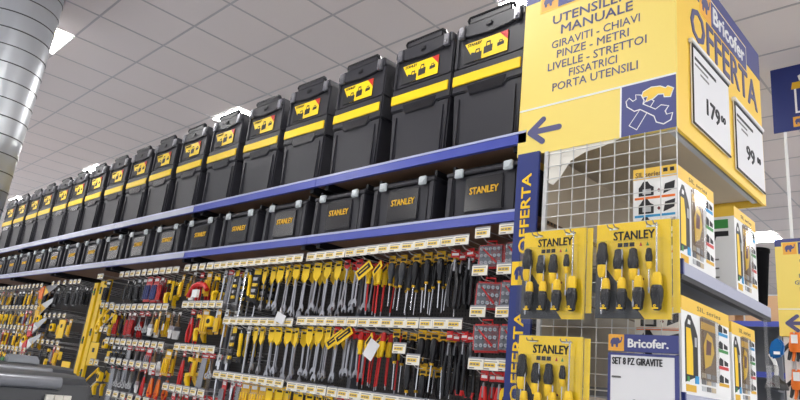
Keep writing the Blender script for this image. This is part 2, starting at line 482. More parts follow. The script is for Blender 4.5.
def driver(kind, hm, look, cardm='gold', L=.25):
    r = proto(kind, 'screwdriver', look, 'screwdriver', 'black handled screwdrivers hanging on hooks')
    MB().lathe([(.007, -.13), (.012, -.122), (.010, -.105), (.0165, -.08), (.0175, -.05), (.014, -.028), (.007, -.022)], hm, seg=10).build('handle', r, smooth=True)
    MB().lathe([(.0085, -.138), (.0085, -.128)], 'gold', seg=8).build('collar', r, smooth=True)
    MB().lathe([(.0032, -L), (.0036, -.135)], 'chrome', seg=8).build('shaft', r, smooth=True)
    hdr(r, cardm, .04, .038, .012)
driver('D', 'black_plastic_gloss', 'black screwdriver on gold card')
driver('d', 'dark_plastic', 'slim black screwdriver', L=.235)
driver('U', 'case_grey', 'grey grip screwdriver', L=.24)
def pliers(kind, look, hm='black_plastic_gloss', tip='black_plastic_gloss', L=.2):
    r = proto(kind, 'pliers', look, 'pliers', 'pliers hanging on hooks')
    b = MB(); b.prism([(-.003, -.03), (.003, -.03), (.008, -.058), (.009, -.072), (.005, -.085), (-.005, -.085), (-.009, -.072), (-.008, -.058)], 'steel_dull', o=(0, .004, 0), t=.009)
    b.build('jaws', r, bevel=.0015)
    for s in (-1, 1):
        MB().tube([(s*.006, 0, -.045), (s*.011, 0, -.08), (s*.013, 0, -.105), (s*.019, 0, -.135), (s*.016, 0, -L+.02), (s*.011, 0, -L)], [.006, .008, .008, .0095, .009, .007], hm, seg=8).tube([(s*.0165, 0, -L+.035), (s*.016, 0, -L+.018), (s*.0115, 0, -L-.002)], [.0088, .0088, .007], tip, seg=8).build('handle', r, smooth=True)
    hdr(r, 'red', .042, .036, .012, True, 'white')
pliers('P', 'black pliers on red card', L=.24)
pliers('p', 'red tipped black pliers', tip='red', L=.25)
pliers('R', 'red handled pliers', hm='red', tip='red', L=.2)
pliers('O', 'orange handled pliers', hm='orange', tip='red', L=.17)
def setcase(kind='S'):
    r = proto(kind, 'socket_set', 'clear fronted red case', 'tool set', 'red tool set cases')
    b = MB().box(-.058, .058, -.004, .022, -.115, -.008, 'red'); b.build('case', r, bevel=.008, smooth=True)
    MB().tube([(-.02, .01, -.01), (-.02, .01, .008), (.02, .01, .008), (.02, .01, -.01)], .004, 'red').build('hanger', r, smooth=True)
    b = MB().box(-.05, .05, -.0055, -.003, -.107, -.016, 'rear_grey')
    b.build('insert', r)
    b = MB()
    for row in range(3):
        for c in range(5): b.ring(-.038+c*.019, -.03-row*.03, .003, .0072, 'steel', y=-.006, t=.007, seg=8)
    b.build('sockets', r)
    MB().tube([(-.028, -.014, -.032), (.03, -.014, -.092)], [.003, .005], 'red').tube([(-.036, -.014, -.024), (-.028, -.014, -.032)], .006, 'steel').build('ratchet', r, smooth=True)
    MB().box(-.053, .053, -.019, -.0055, -.11, -.013, 'clear').build('clear_cover', r, bevel=.004)
setcase()
def blister(kind, look, cm, im, w=.07, h=.16):
    r = proto(kind, 'blister_pack', look, 'blister pack', 'blister packs hanging on hooks')
    c = MB().box(-w/2, w/2, 0, .002, -h, .012, cm).box(-w*.35, w*.35, -.001, .0, -.022, -.002, 'white'); c.build('backing_card', r)
    b = MB()
    n = 3
    for k in range(n):
        x = (-w/2+w*(k+.5)/n); b.lathe([(w*.09, -h*.9), (w*.11, -h*.6), (w*.07, -h*.3)], im, o=(x, -.011, 0), seg=8)
    b.build('contents', r, smooth=True)
    MB().box(-w*.45, w*.45, -.024, -.001, -h*.94, -h*.24, 'clear').build('blister', r, bevel=.004)
blister('B', 'blue tool blister pack', 'red', 'deep_blue', .09, .17)
blister('b', 'steel bit blister pack', 'red', 'steel_dull', .06, .15)
blister('k', 'black tool blister pack', 'black_ink', 'dark_plastic', .06, .17)
blister('y', 'yellow tool blister pack', 'gold', 'yellow', .06, .15)
blister('K', 'red tool blister pack', 'maroon', 'red', .06, .19)
def rod(kind='L'):
    r = proto(kind, 'extension_bar', 'long chrome extension bar', 'extension bar', 'long chrome bars hanging on hooks')
    MB().lathe([(.006, -.30), (.006, -.045)], 'chrome', seg=8).lathe([(.0095, -.07), (.0095, -.03)], 'chrome', seg=8).lathe([(.009, -.315), (.009, -.29)], 'chrome', seg=8).build('bar', r, smooth=True)
    hdr(r, 'white', .03, .04, .012, True, 'grey_ink')
rod()
def scissors(kind='X'):
    r = proto(kind, 'scissors', 'steel scissors on red card', 'scissors', 'scissors hanging on hooks')
    b = MB().prism([(-.004, -.09), (.01, -.09), (.003, -.02)], 'steel', o=(0, -.004, 0), t=.003).prism([(.004, -.09), (-.01, -.09), (-.003, -.022)], 'steel', o=(0, .0, 0), t=.003); b.build('blades', r)
    MB().ring(-.018, -.12, .010, .017, 'pale_grey', y=.002, t=.008, seg=12).tube([(-.006, -.002, -.088), (-.012, -.002, -.105)], .0045, 'pale_grey').ring(.018, -.12, .010, .017, 'pale_grey', y=.002, t=.008, seg=12).tube([(.006, -.002, -.088), (.012, -.002, -.105)], .0045, 'pale_grey').build('grips', r, smooth=True)
    hdr(r, 'red', .05, .03, .012, True, 'white')
scissors()
def brush(kind='H'):
    r = proto(kind, 'paint_brush', 'white bristle flat brush', 'brush', 'flat brushes hanging on hooks')
    MB().prism([(-.006, -.0), (.006, -.0), (.009, -.05), (.028, -.085), (-.028, -.085), (-.009, -.05)], 'brown', o=(0, .005, 0), t=.01).build('handle', r, bevel=.002)
    MB().box(-.03, .03, -.008, .008, -.11, -.083, 'steel').build('ferrule', r)
    MB().frustum((-.026, .026, -.005, .005, -.165), (-.029, .029, -.008, .008, -.11), 'white').build('bristles', r)
    hdr(r, 'white', .03, .026, .014, False)
brush()
def clamp(kind='C'):
    r = proto(kind, 'bar_clamp', 'yellow trigger clamp', 'clamp', 'yellow clamps hanging on hooks')
    MB().box(-.006, .006, -.003, .003, -.22, -.01, 'dark_plastic').build('bar', r)
    MB().prism([(-.008, -.02), (.045, -.03), (.05, -.05), (.035, -.052), (.012, -.045), (-.008, -.055)], 'yellow', o=(0, .01, 0), t=.02).build('fixed_jaw', r, bevel=.002)
    MB().prism([(-.014, -.12), (.045, -.115), (.05, -.13), (.02, -.14), (.02, -.16), (.034, -.20), (.022, -.205), (-.005, -.175), (-.014, -.165)], 'yellow', o=(0, .012, 0), t=.024).build('sliding_jaw', r, bevel=.002)
    MB().tube([(.03, 0, -.06), (.03, 0, -.052)], .009, 'black_ink').build('pad', r)
clamp()
def knife(kind='N'):
    r = proto(kind, 'utility_knife', 'yellow utility knife', 'knife', 'yellow knives hanging on hooks')
    MB().box(-.022, .022, 0, .002, -.19, .012, 'black_ink').build('backing_card', r)
    MB().prism([(-.011, -.03), (.009, -.03), (.013, -.07), (.010, -.11), (.014, -.155), (.004, -.165), (-.010, -.15), (-.007, -.1), (-.012, -.06)], 'yellow', o=(0, 0, 0), t=.014).build('handle', r, bevel=.002)
    MB().prism([(-.008, -.03), (.006, -.03), (-.006, -.008)], 'steel', o=(0, -.006, 0), t=.002).build('blade', r)
knife()
def blade(kind='G'):
    r = proto(kind, 'packed_trowel', 'sleeved grey steel tool', 'sleeve pack', 'sleeved steel tools hanging on hooks')
    MB().prism([(-.02, -.02), (.02, -.02), (.026, -.24), (-.026, -.24)], 'steel_dull', o=(0, .003, 0), t=.006).build('blade', r)
    MB().box(-.032, .032, -.0085, -.006, -.25, -.02, 'clear').build('sleeve', r)
    hdr(r, 'red', .064, .03, .012, True, 'white')
blade()
def capped(kind='Q'):
    r = proto(kind, 'putty_knife', 'white putty knife', 'putty knife', 'white putty knives on hooks')
    MB().prism([(-.028, -.12), (.028, -.12), (.012, -.07), (-.012, -.07)], 'skin_white', o=(0, .001, 0), t=.002).build('blade', r)
    MB().lathe([(.009, -.075), (.013, -.05), (.01, -.012)], 'dark_plastic', seg=8, sy=.6).build('handle', r, smooth=True)
    hdr(r, 'white', .03, .03, .014, True, 'red')
capped()
def spring(kind='T'):
    r = proto(kind, 'tape_measure', 'yellow tape measure', 'tape measure', 'tape measures hanging on hooks')
    MB().box(-.035, .035, 0, .002, -.12, .012, 'black_ink').build('backing_card', r)
    MB().prism([(-.03, -.105), (.03, -.105), (.03, -.055), (.018, -.035), (-.02, -.035), (-.03, -.05)], 'yellow', o=(0, 0, 0), t=.03).build('case', r, bevel=.004, smooth=True)
    MB().ring(0, -.07, 0.001, .016, 'black_ink', y=-.03, t=.002, seg=14).build('badge', r)
spring()
def multi(kind='F'):
    r = proto(kind, 'hex_key_set', 'yellow folding key set', 'hex key set', 'key sets hanging on hooks')
    MB().box(-.03, .03, 0, .002, -.2, .012, 'black_ink').box(-.028, .028, -.001, .001, -.03, .008, 'yellow').build('backing_card', r)
    b = MB()
    for k in range(4):
        z = -.05-k*.036; b.prism([(-.02, z), (.02, z), (.016, z-.02), (-.016, z-.02)], 'yellow' if k % 2 else 'steel', o=(0, 0, 0), t=.012)
    b.build('keys', r, bevel=.001)
multi()

# hook with price label
def make_hook():
    r = thing('peg_hook', '', 'hook')
    MB().tube([(0, .495, -.05), (0, .03, -.05), (0, .012, -.042), (0, .008, -.02)], .0022, 'wire', seg=5).tube([(0, .495, -.006), (0, .012, -.006)], .0016, 'wire', seg=5).build('hook_wire', r)
    l = MB().box(-.0382, .0382, .0, .004, -.041, .006, 'steel_dull').box(-.0378, .0378, -.002, .0005, -.040, -.001, 'label_white')
    l.box(-.03, .022, -.0028, -.0015, -.028, -.013, 'label_yellow')
    for a, c in ((-.026, -.014), (-.01, .0), (.004, .016)): l.box(a, c, -.0034, -.0026, -.024, -.018, 'grey_ink')
    l.box(-.03, .03, -.0026, -.0015, -.0095, -.0065, 'grey_ink').box(-.03, -.005, -.0026, -.0015, -.037, -.033, 'grey_ink')
    l.build('price_label', r)
    return r
HK = make_hook(); hk_used = False
BAYN = ['nearest bay', 'second bay', 'third bay', 'fourth bay', 'fifth bay', 'sixth bay', 'seventh bay']
NTOOL = 0
def hang(x, z, kind, deep, rown, bayn, idx, dz=-.052, sc=1., tilt=.05, group=True):
    """hook at x with its label top at z, and `deep` goods one behind the other on it"""
    global hk_used, NTOOL
    o = HK if not hk_used else dup(HK)
    hk_used = True
    if bayn >= 3: o.scale = (.8, 1, .9)
    o.location = (x, 2.0, Z(z)); o.rotation_euler = (random.uniform(-.06, .02), 0, random.uniform(-.05, .05))
    where = f'{ORD[idx]} hook from right, {rown} row, {BAYN[bayn]}'
    o['label'] = f'wire hook with price label, {where}'; o['group'] = 'wire hooks with price labels'
    if not kind: return
    for k in range(deep):
        P = PROTO[kind]; r = P['root']
        t = r if P['used'] == 0 else dup(r)
        P['used'] += 1; NTOOL += 1
        yy = 2.06+k*.055+random.uniform(0, .012)
        t.location = (x+random.uniform(-.004, .004), yy, Z(z)+dz+.0)
        t.rotation_euler = (random.uniform(-.04, .02), random.uniform(-tilt, tilt), random.uniform(-.3, .3))
        t.scale = (sc, sc, sc*random.uniform(.94, 1.06))
        lead = '' if deep == 1 else ('front ' if k == 0 else ('last ' if k == deep-1 else 'middle '))
        t['label'] = f"{lead}{P['look']}, {where}"
        t['group'] = P['group']
def row(x0, pitch, z0, kinds, deep, rown, bayn, slope=0, **kw):
    for i, c in enumerate(kinds):
        z = z0+slope*i
        if c == '-': continue
        hang(x0-i*pitch, z, None if c == '.' else c, deep, rown, bayn, i, **kw)
# nearest bay
row(-1.652, .0775, .62, 'PPDDdUUIiwwWVW', 3, 'top', 0, slope=-.0011)
row(-1.652, .0775, .272, 'pPDd.DiIiwwWVW', 3, 'middle', 0)
row(-1.652, .0775, -.052, 'RDDdDiRRwwWWWW', 2, 'low', 0)
for i, (xs, zs) in enumerate(((-1.545, .642), (-1.425, .648))): hang(xs, zs, 'S', 1, 'upper set', 0, i, dz=-.045)
for i, (xs, zs) in enumerate(((-1.545, .487), (-1.425, .488))): hang(xs, zs, 'S', 1, 'second set', 0, i, dz=-.045)
for i, (xs, zs) in enumerate(((-1.54, .322), (-1.418, .322))): hang(xs, zs, 'S', 1, 'third set', 0, i, dz=-.05)
hang(-1.53, .123, 'R', 2, 'lowest set', 0, 0); hang(-1.46, .123, 'R', 2, 'lowest set', 0, 1); hang(-1.40, .125, 'T', 1, 'lowest set', 0, 2, sc=1.3)
# second bay
row(-2.77, .0765, .605, 'WVVWWWFNLFGL', 3, 'top', 1)
row(-3.70, .1, .605, 'CyRH', 2, 'top left', 1)
row(-2.77, .0765, .262, 'WVWVWWLNF', 3, 'middle', 1)
row(-3.50, .085, .36, 'LyTyCR', 2, 'middle left', 1)
row(-2.77, .0765, -.045, 'WWWyyyGLb', 2, 'low', 1)
row(-3.50, .085, .09, 'LXGyCR', 2, 'lower left', 1)
row(-3.52, .09, -.16, 'bGROHb', 2, 'lowest left', 1)
# third bay
row(-4.16, .1, .60, 'yNCKBBkkkk', 2, 'top', 2)
row(-4.2, .1, .345, 'HQyHXXKKkK', 2, 'middle', 2)
row(-4.15, .1, .09, 'yQHbXXGkkk', 2, 'lower', 2)
row(-4.2, .11, -.05, 'OORHXXXG', 2, 'low', 2, dz=-.055)
row(-4.2, .12, -.27, 'ORbXGk', 1, 'bottom', 2)
# fourth bay
row(-5.46, .06, .60, 'kC', 1, 'top', 3)
row(-6.15, .16, .57, 'kkkk', 1, 'top left', 3)
row(-5.12, .09, .36, 'TCT', 2, 'middle', 3)
row(-5.12, .09, .17, 'CT', 2, 'lower', 3)
row(-5.15, .1, -.08, 'TC', 2, 'bottom', 3)
row(-5.95, .1, .57, 'kk', 2, 'upper', 3)
row(-6.1, .13, .27, 'yXyTk', 1, 'middle left', 3)
row(-6.1, .13, .03, 'TybCk', 1, 'lower left', 3)
# far bays
for bi, xs in ((4, -6.95), (5, -8.25)):
    row(xs, .125, .56, 'kyXkyNkkXy', 2, 'top', bi)
    row(xs, .125, .345, 'TNyXbCkyNT', 2, 'middle', bi)
    row(xs, .125, .14, 'yXTHCykNCb', 2, 'lower', bi)
    row(xs, .125, -.065, 'CTykyNTXyC', 2, 'low', bi)
    row(xs, .125, -.27, 'yTXCkyyNTX', 2, 'bottom', bi)
for k, P in list(PROTO.items()):
    if P['used'] == 0:
        for c in P['root'].children: bpy.data.objects.remove(c)
        bpy.data.objects.remove(P['root'])

# upright levels and big yellow tools in the fourth bay
def level(x, top, L, label):
    r = thing('spirit_level', label, 'spirit level', (x, 2.09, Z(top)), group='long yellow spirit levels')
    MB().box(-.04, .04, -.012, .012, -L, 0, 'yellow').build('body', r, bevel=.002)
    for zz in (-.08, -L/2, -L+.1):
        v = MB().box(-.017, .017, -.0135, -.011, zz-.03, zz+.03, 'black_ink').build('vial_window', r)
        MB().tube([(-.012, -.016, zz), (.012, -.016, zz)], .006, 'green').build('vial', v)
    MB().box(-.041, .041, -.013, .013, -L-.004, -L+.004, 'black_ink').build('end_cap', r)
level(-5.50, .57, .52, 'tall yellow spirit level, rightmost of the yellow levels')
level(-5.62, .56, .86, 'longest yellow spirit level, in the middle of the group')
level(-5.75, .55, .98, 'yellow spirit level at the left of the group')
def square(x, z, label, s=1.):
    r = thing('try_square', label, 'square', (x, 2.06, Z(z)), group='yellow angle squares')
    MB().prism([(-.08*s, 0), (.08*s, 0), (.08*s, -.16*s), (-.08*s, -.17*s)], 'yellow', o=(0, .003, 0), t=.006).build('plate', r, bevel=.002)
    MB().box(-.02, .02, -.005, -.003, -.07*s, -.04*s, 'black_ink').build('window', r)
square(-6.28, .22, 'yellow square plate tool, upper, left of the spirit levels')
square(-5.95, -.13, 'yellow square plate tool, lower, left of the spirit levels', 1.2)
square(-5.42, .05, 'yellow square plate tool right of the spirit levels', 1.1)
def saw(x, z, bladem, handlem, label, a=.45):
    r = thing('hand_saw', label, 'saw', (x, 2.05, Z(z)), group='hand saws hanging on the wall'); r.rotation_euler = (0, a, 0)
    MB().prism([(-.05, -.06), (.30, -.015), (.30, .015), (-.04, .05)], bladem, o=(0, .002, 0), t=.003).build('blade', r)
    MB().prism([(-.16, -.06), (-.05, -.075), (-.035, .055), (-.09, .045), (-.13, .06), (-.165, .02)], handlem, o=(0, .01, 0), t=.02).build('handle', r, bevel=.004)
    MB().prism([(-.02, -.05), (.10, -.035), (-.02, .04)], 'gold' if handlem != 'red' else 'white', o=(0, -.003, 0), t=.001).build('sleeve', r)
saw(-6.95, .50, 'steel_dull', 'orange', 'hand saw with orange handle, topmost of the hand saws', -.15)
saw(-6.92, .33, 'pale_grey', 'gold', 'hand saw with gold handle, second from top', -.3)
saw(-7.0, .14, 'pale_grey', 'red', 'hand saw with red handle, third from top', -.3)
saw(-7.05, -.02, 'pale_grey', 'red', 'hand saw with red handle, lowest of the saws', -.3)
def hacksaw(x, z, label):
    r = thing('hacksaw', label, 'hacksaw', (x, 2.05, Z(z)), group='yellow hacksaws'); r.rotation_euler = (0, -.5, 0)
    MB().tube([(-.12, 0, -.09), (-.12, 0, 0), (.12, 0, 0), (.14, 0, -.09)], .009, 'yellow', seg=6).build('frame', r)
    MB().box(-.13, .14, -.001, .001, -.095, -.085, 'steel').build('blade', r)
    MB().ring(-.165, -.06, .022, .042, 'yellow', y=.012, t=.024, seg=12).build('handle', r)
hacksaw(-5.3, .30, 'yellow hacksaw hung aslant just right of the levels')
hacksaw(-5.32, -.2, 'yellow hacksaw low on the wall beside the square plate')

# red jaw caliper / red strap tool in second bay
r = thing('ratchet_strap', 'red looped strap tool hanging above white tag in second bay', 'strap', (-3.86, 2.03, Z(.45)))
MB().tube([(-.11, 0, -.05), (-.06, 0, .015), (.0, 0, .03), (.08, 0, .02), (.12, 0, -.01)], .016, 'red', seg=8).build('strap', r, smooth=True)
MB().box(-.03, .04, -.02, -.005, -.06, -.01, 'white').build('tag', r)
# tilted cards between the rows
def loose_card(x, z, w, h, ry, m, label, ink=True, y=2.03):
    r = thing('loose_card', label, 'card', (x, y, Z(z)), group='tilted cards on the tools'); r.rotation_euler = (0, ry, .15)
    c = MB().box(-w/2, w/2, 0, .0015, -h, 0, m).build('sheet', r)
    if ink: MB().box(-w*.42, w*.42, -.001, .0, -h*.7, -h*.2, 'black_ink').box(-w*.3, w*.3, -.0016, -.0008, -h*.5, -h*.4, 'yellow').build('print', c)
    MB().tube([(0, .001, 0), (0, .03, .015)], .001, 'wire', seg=4).build('tie', r)
loose_card(-2.285, .525, .10, .05, -.65, 'yellow', 'tilted yellow and black card in front of top row screwdrivers')
loose_card(-2.43, .19, .12, .045, -.6, 'yellow', 'tilted black and yellow card below the middle label row')
loose_card(-2.37, .21, .11, .045, -.6, 'yellow', 'tilted yellow and black card, rightmost in the middle row')
loose_card(-2.13, .17, .06, .085, .5, 'paper', 'blank white card tilted over the middle row tools', False)
loose_card(-2.82, .285, .07, .05, .35, 'paper', 'blank white label tilted off the middle label row', False, 1.985)
# lower screwdriver hook in the nearest bay with its own label
hang(-1.945, .163, 'D', 3, 'extra', 0, 0); hang(-1.86, .12, 'D', 3, 'extra', 0, 1)

# ---------------------------------------------------------------- corner sign box
SX0, SX1, SY0, SY1, SZ0, SZ1 = -1.40, -.764, 2.0, 3.0, .923, 1.672
sg = thing('offer_sign_box', 'large yellow boxed promotional sign over the corner display', 'sign', (SX0, SY0, EYE))
def lx(x): return x-SX0
def ly(y): return y-SY0
W_, D_ = SX1-SX0, SY1-SY0
fp = MB().box(0, W_, 0, .012, SZ0, SZ1, 'sign_yellow').build('front_panel', sg)
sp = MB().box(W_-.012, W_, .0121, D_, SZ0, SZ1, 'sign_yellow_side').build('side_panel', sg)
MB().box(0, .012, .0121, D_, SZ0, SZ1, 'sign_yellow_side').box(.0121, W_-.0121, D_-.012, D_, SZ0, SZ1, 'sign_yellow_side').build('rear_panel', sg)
b = MB().box(.0121, W_-.0121, .0121, D_-.0121, SZ0+.03, SZ0+.045, 'beige'); b.build('bottom_board', sg)
b = MB().box(W_-.05, W_-.03, .02, D_-.02, SZ0+.012, SZ0+.0299, 'pale_grey')
b.build('bottom_rail', sg)
# front graphics
q = MB()
fo = lambda x, z: (lx(x), 0, z)
text_mb(q, 'UTENSILERIA', 'sign_text', fo(-1.262, 1.487), XA, ZA, height=.040, width=.385, bold=.012)
text_mb(q, 'MANUALE', 'sign_text', fo(-1.222, 1.432), XA, ZA, height=.040, width=.302, bold=.012)
for body, x0, x1, z in (('GIRAVITI - CHIAVI', -1.262, -.893, 1.374), ('PINZE - METRI', -1.236, -.935, 1.326), ('LIVELLE - STRETTOI', -1.275, -.868, 1.276), ('FISSATRICI', -1.178, -.98, 1.228), ('PORTA UTENSILI', -1.25, -.90, 1.180)):
    text_mb(q, body, 'sign_text', fo(x0, z), XA, ZA, height=.034, width=x1-x0, bold=.0)
q.build('lettering', fp)
MB().box(0.001, W_, -.0015, .0, 1.12, 1.127, 'white').box(lx(-.959)-.006, lx(-.959), -.0015, .0, SZ0, 1.12, 'white').build('white_rule', fp)
def rotpts(pts, c, a):
    return [(c[0]+(x*math.cos(a)-y*math.sin(a)), c[1]+(x*math.sin(a)+y*math.cos(a))) for x, y in pts]
def cap_line(p0, p1, hw, n=6):
    # rounded bar outline
    dx, dy = p1[0]-p0[0], p1[1]-p0[1]; a = math.atan2(dy, dx); out = []
    for i in range(n+1):
        t = a-PI/2+PI*i/n; out.append((p1[0]+hw*math.cos(t), p1[1]+hw*math.sin(t)))
    for i in range(n+1):
        t = a+PI/2+PI*i/n; out.append((p0[0]+hw*math.cos(t), p0[1]+hw*math.sin(t)))
    return out
def arrow(mb, cx, cz, s, m, o, u=XA, n=(0, -1, 0)):
    for k, (p0, p1) in enumerate((((-.075, 0), (.07, 0)), ((-.075, 0), (-.01, .052)), ((-.075, 0), (-.01, -.052)))):
        mb.prism(cap_line((cx+p0[0]*s, cz+p0[1]*s), (cx+p1[0]*s, cz+p1[1]*s), .0135*s), m, o=o, u=u, n=n, t=.0012+.0003*k)
a_ = MB(); arrow(a_, lx(-1.276), 1.02, .9, 'sign_text', (0, 0, 0)); a_.build('arrow', fp)
EL = [(.95, .62), (1.0, .80), (.97, .93), (.90, .90), (.92, .80), (.87, .66), (.80, .60), (.78, .72), (.70, .82), (.58, .86), (.50, .80), (.36, .84), (.18, .78), (.08, .62), (.04, .40), (.08, .36), (.11, .52), (.13, .14), (.28, .12), (.30, .34), (.46, .34), (.50, .12), (.64, .12), (.66, .38), (.74, .42), (.84, .46), (.92, .52)]
def elephant(mb, o, u, s, m, n, t=.001):
    mb.prism([(a*s, c*s) for a, c in EL], m, o=o, u=u, n=n, t=t)
def elephant_tile(mb, x, z, s, u, n, o, tile='orange_tile', ink='sign_text', t=.0015):
    mb.prism([(x, z), (x+s, z), (x+s, z+s), (x, z+s)], tile, o=o, u=u, n=n, t=t)
    oo = Vector(o)+Vector(u)*(x+.1*s)+Vector(ZA)*(z+.12*s)+Vector(n)*t
    elephant(mb, oo, u, s*.8, ink, n)
# tool emblem
tl = MB(); E0, E1 = lx(-.959), W_-.001
tl.box(E0, E1, -.0012, 0, SZ0+.001, 1.12, 'sign_blue')
NF = (0, -1, 0)
EH = 1.12-SZ0; EW = E1-E0
def N(x, y): return (E0+x*EW, 1.12-y*EH)
def lay(poly, grow, m1, m2, t):
    c = (sum(p[0] for p in poly)/len(poly), sum(p[1] for p in poly)/len(poly))
    out = []
    for k, p in enumerate(poly):      # offset outwards along the averaged edge normals
        a, b_ = poly[k-1], poly[(k+1) % len(poly)]
        n1 = Vector((p[1]-a[1], a[0]-p[0])).normalized(); n2 = Vector((b_[1]-p[1], p[0]-b_[0])).normalized()
        nn = (n1+n2).normalized(); out.append((p[0]+nn.x*grow, p[1]+nn.y*grow))
    tl.prism(out, m1, o=(0, 0, 0), n=NF, t=t); tl.prism(poly, m2, o=(0, 0, 0), n=NF, t=t+.0004)
def ccw(poly):
    A = sum(poly[i][0]*poly[(i+1) % len(poly)][1]-poly[(i+1) % len(poly)][0]*poly[i][1] for i in range(len(poly)))
    return poly if A > 0 else poly[::-1]
lay(ccw([N(.50, .34), N(.60, .42), N(.29, .90), N(.16, .80)]), .004, 'white', 'sign_blue', .0016)
lay(ccw([N(.38, .30), N(.42, .20), N(.56, .15), N(.72, .17), N(.82, .23), N(.86, .20), N(.95, .26), N(.90, .40), N(.80, .38), N(.79, .32), N(.68, .30), N(.60, .36), N(.47, .40), N(.50, .30)]), .004, 'white', 'sign_yellow_side', .0022)
wr_ = [N(.12, .42), N(.10, .32), N(.15, .27), N(.22, .35), N(.29, .32), N(.28, .23), N(.37, .26), N(.42, .37), N(.40, .44), N(.64, .60), N(.74, .54), N(.86, .58), N(.80, .66), N(.83, .74), N(.93, .73), N(.90, .84), N(.78, .89), N(.66, .83), N(.62, .71), N(.36, .52), N(.25, .53)]
lay(ccw(wr_), .004, 'white', 'sign_blue', .0030)
tl.build('tool_emblem', fp)
# top brand bands
def brand_band(mb, L, u, n, o, z0, z1, bx0, bx1, bz0, bz1):
    mb.prism([(0, z0), (L, z0), (L, z1), (0, z1)], 'sign_blue', o=o, u=u, n=n, t=.0012)
    s = bz1-bz0
    mb.prism([(bx0-s-.006, bz0-.006), (bx1+.006, bz0-.006), (bx1+.006, bz1+.006), (bx0-s-.006, bz1+.006)], 'sign_yellow_side', o=o, u=u, n=n, t=.0014)
    mb.prism([(bx0, bz0), (bx1, bz0), (bx1, bz1), (bx0, bz1)], 'sign_blue', o=o, u=u, n=n, t=.0022)
    mb.prism([(bx1-.003, bz0), (bx1, bz0), (bx1, bz1), (bx1-.003, bz1)], 'white', o=o, u=u, n=n, t=.0026)
    mb.prism([(bx0, bz1-.003), (bx1, bz1-.003), (bx1, bz1), (bx0, bz1)], 'white', o=o, u=u, n=n, t=.0026)
    elephant_tile(mb, bx0-s, bz0, s, u, n, o, t=.0020)
    oo = Vector(o)+Vector(u)*(bx0+.02)+Vector(ZA)*(bz0+.025)+Vector(n)*.0022
    text_mb(mb, 'Bricofer', 'white', oo, u, ZA, width=(bx1-bx0)-.05, height=(bz1-bz0)*.62, bold=.035)
q = MB(); brand_band(q, W_, XA, NF, (0, 0, 0), 1.625, SZ1, lx(-1.24), W_-.05, 1.565, 1.645); q.build('brand_band', fp)
NS = (1, 0, 0)
q = MB(); brand_band(q, D_, YA, NS, (W_, 0, 0), 1.535, SZ1, .36, .80, 1.494, 1.612); q.build('brand_band', sp)
q = MB(); text_mb(q, 'OFFERTA', 'sign_text', (W_, .14, 1.350), YA, ZA, width=.80, height=.135, bold=.03); q.build('offer_lettering', sp)
# price frames
def price_frame(y0, y1, z0, z1, big, small, label):
    r = thing('price_sheet_holder', label, 'price sign', (SX1+.003, y0, EYE))
    w = y1-y0
    MB().box(0, .005, 0, w, z0, z1, 'white').build('frame', r)
    MB().box(.005, .009, .0, w, z1-.014, z1, 'black_ink').box(.005, .009, 0, .006, z0, z1-.014, 'black_ink').box(.005, .009, .006, w, z0, z0+.006, 'black_ink').build('edge_strip', r)
    MB().box(-.002, .014, -.012, w+.006, z1-.004, z1+.012, 'paper').build('top_clip', r, bevel=.002)
    p = MB().box(.005, .007, .007, w-.002, z0+.007, z1-.015, 'paper').build('paper_sheet', r)
    q = MB()
    text_mb(q, big, 'black_ink', (.007, w*.34, z0+.085), YA, ZA, height=.062, width=w*.36*(len(big)/3)**.5, bold=.04)
    text_mb(q, small, 'black_ink', (.007, w*.73, z0+.115), YA, ZA, height=.028, width=w*.13, bold=.02)
    for k, (a, c) in enumerate(((.06, .62), (.06, .40), (.20, .42))):
        q.box(.007, .0078, w*a, w*c, z1-.06-k*.022, z1-.052-k*.022+.004*(k == 0), 'grey_ink' if k else 'black_ink')
    q.build('lettering', p)
price_frame(2.125, 2.515, .985, 1.305, '179', '00', 'white price sheet reading 179, left frame on yellow sign side')
price_frame(2.585, 2.96, .965, 1.262, '99', '00', 'white price sheet reading 99, right frame on yellow sign side')

# ---------------------------------------------------------------- corner display: mesh, divider, posts, shelves
r = thing('offer_post_banner', 'vertical blue banner post reading OFFERTA in yellow', 'banner', (-1.385, 1.985, EYE))
pb = MB().box(0, .098, 0, .012, -1.6, .928, 'deep_blue').build('post_panel', r)
q = MB()
for top in (.84, .30, -.24):
    text_mb(q, 'OFFERTA', 'yellow', (.068, 0, top-.32), ZA, (-1, 0, 0), width=.32, height=.040, bold=.03)
q.build('lettering', pb)
for top in (.50, -.04):
    q = MB(); elephant_tile(q, .004, top-.10, .09, XA, NF, (0, 0, 0), tile='yellow', ink='deep_blue'); q.build('elephant_tile', pb)
# wire mesh panel
r = thing('wire_mesh_panel', 'white wire grid panel on the end of the corner display', 'wire panel', (0, 2.0, EYE))
q = MB()
for k in range(10):
    xx = -.765-.0545*k; q.tube([(xx, .0, -1.2), (xx, .0, .925)], .0021, 'wire', seg=5, cap=False)
q.build('vertical_wires', r)
q = MB(); z = .908
while z > -.4:
    q.tube([(-1.262, -.004, z), (-.763, -.004, z)], .0021, 'wire', seg=5, cap=False); z -= .0505
q.build('horizontal_wires', r)
q = MB().box(-1.27, -1.255, -.002, .012, -1.3, .925, 'wire')
q.build('edge_frame', r)
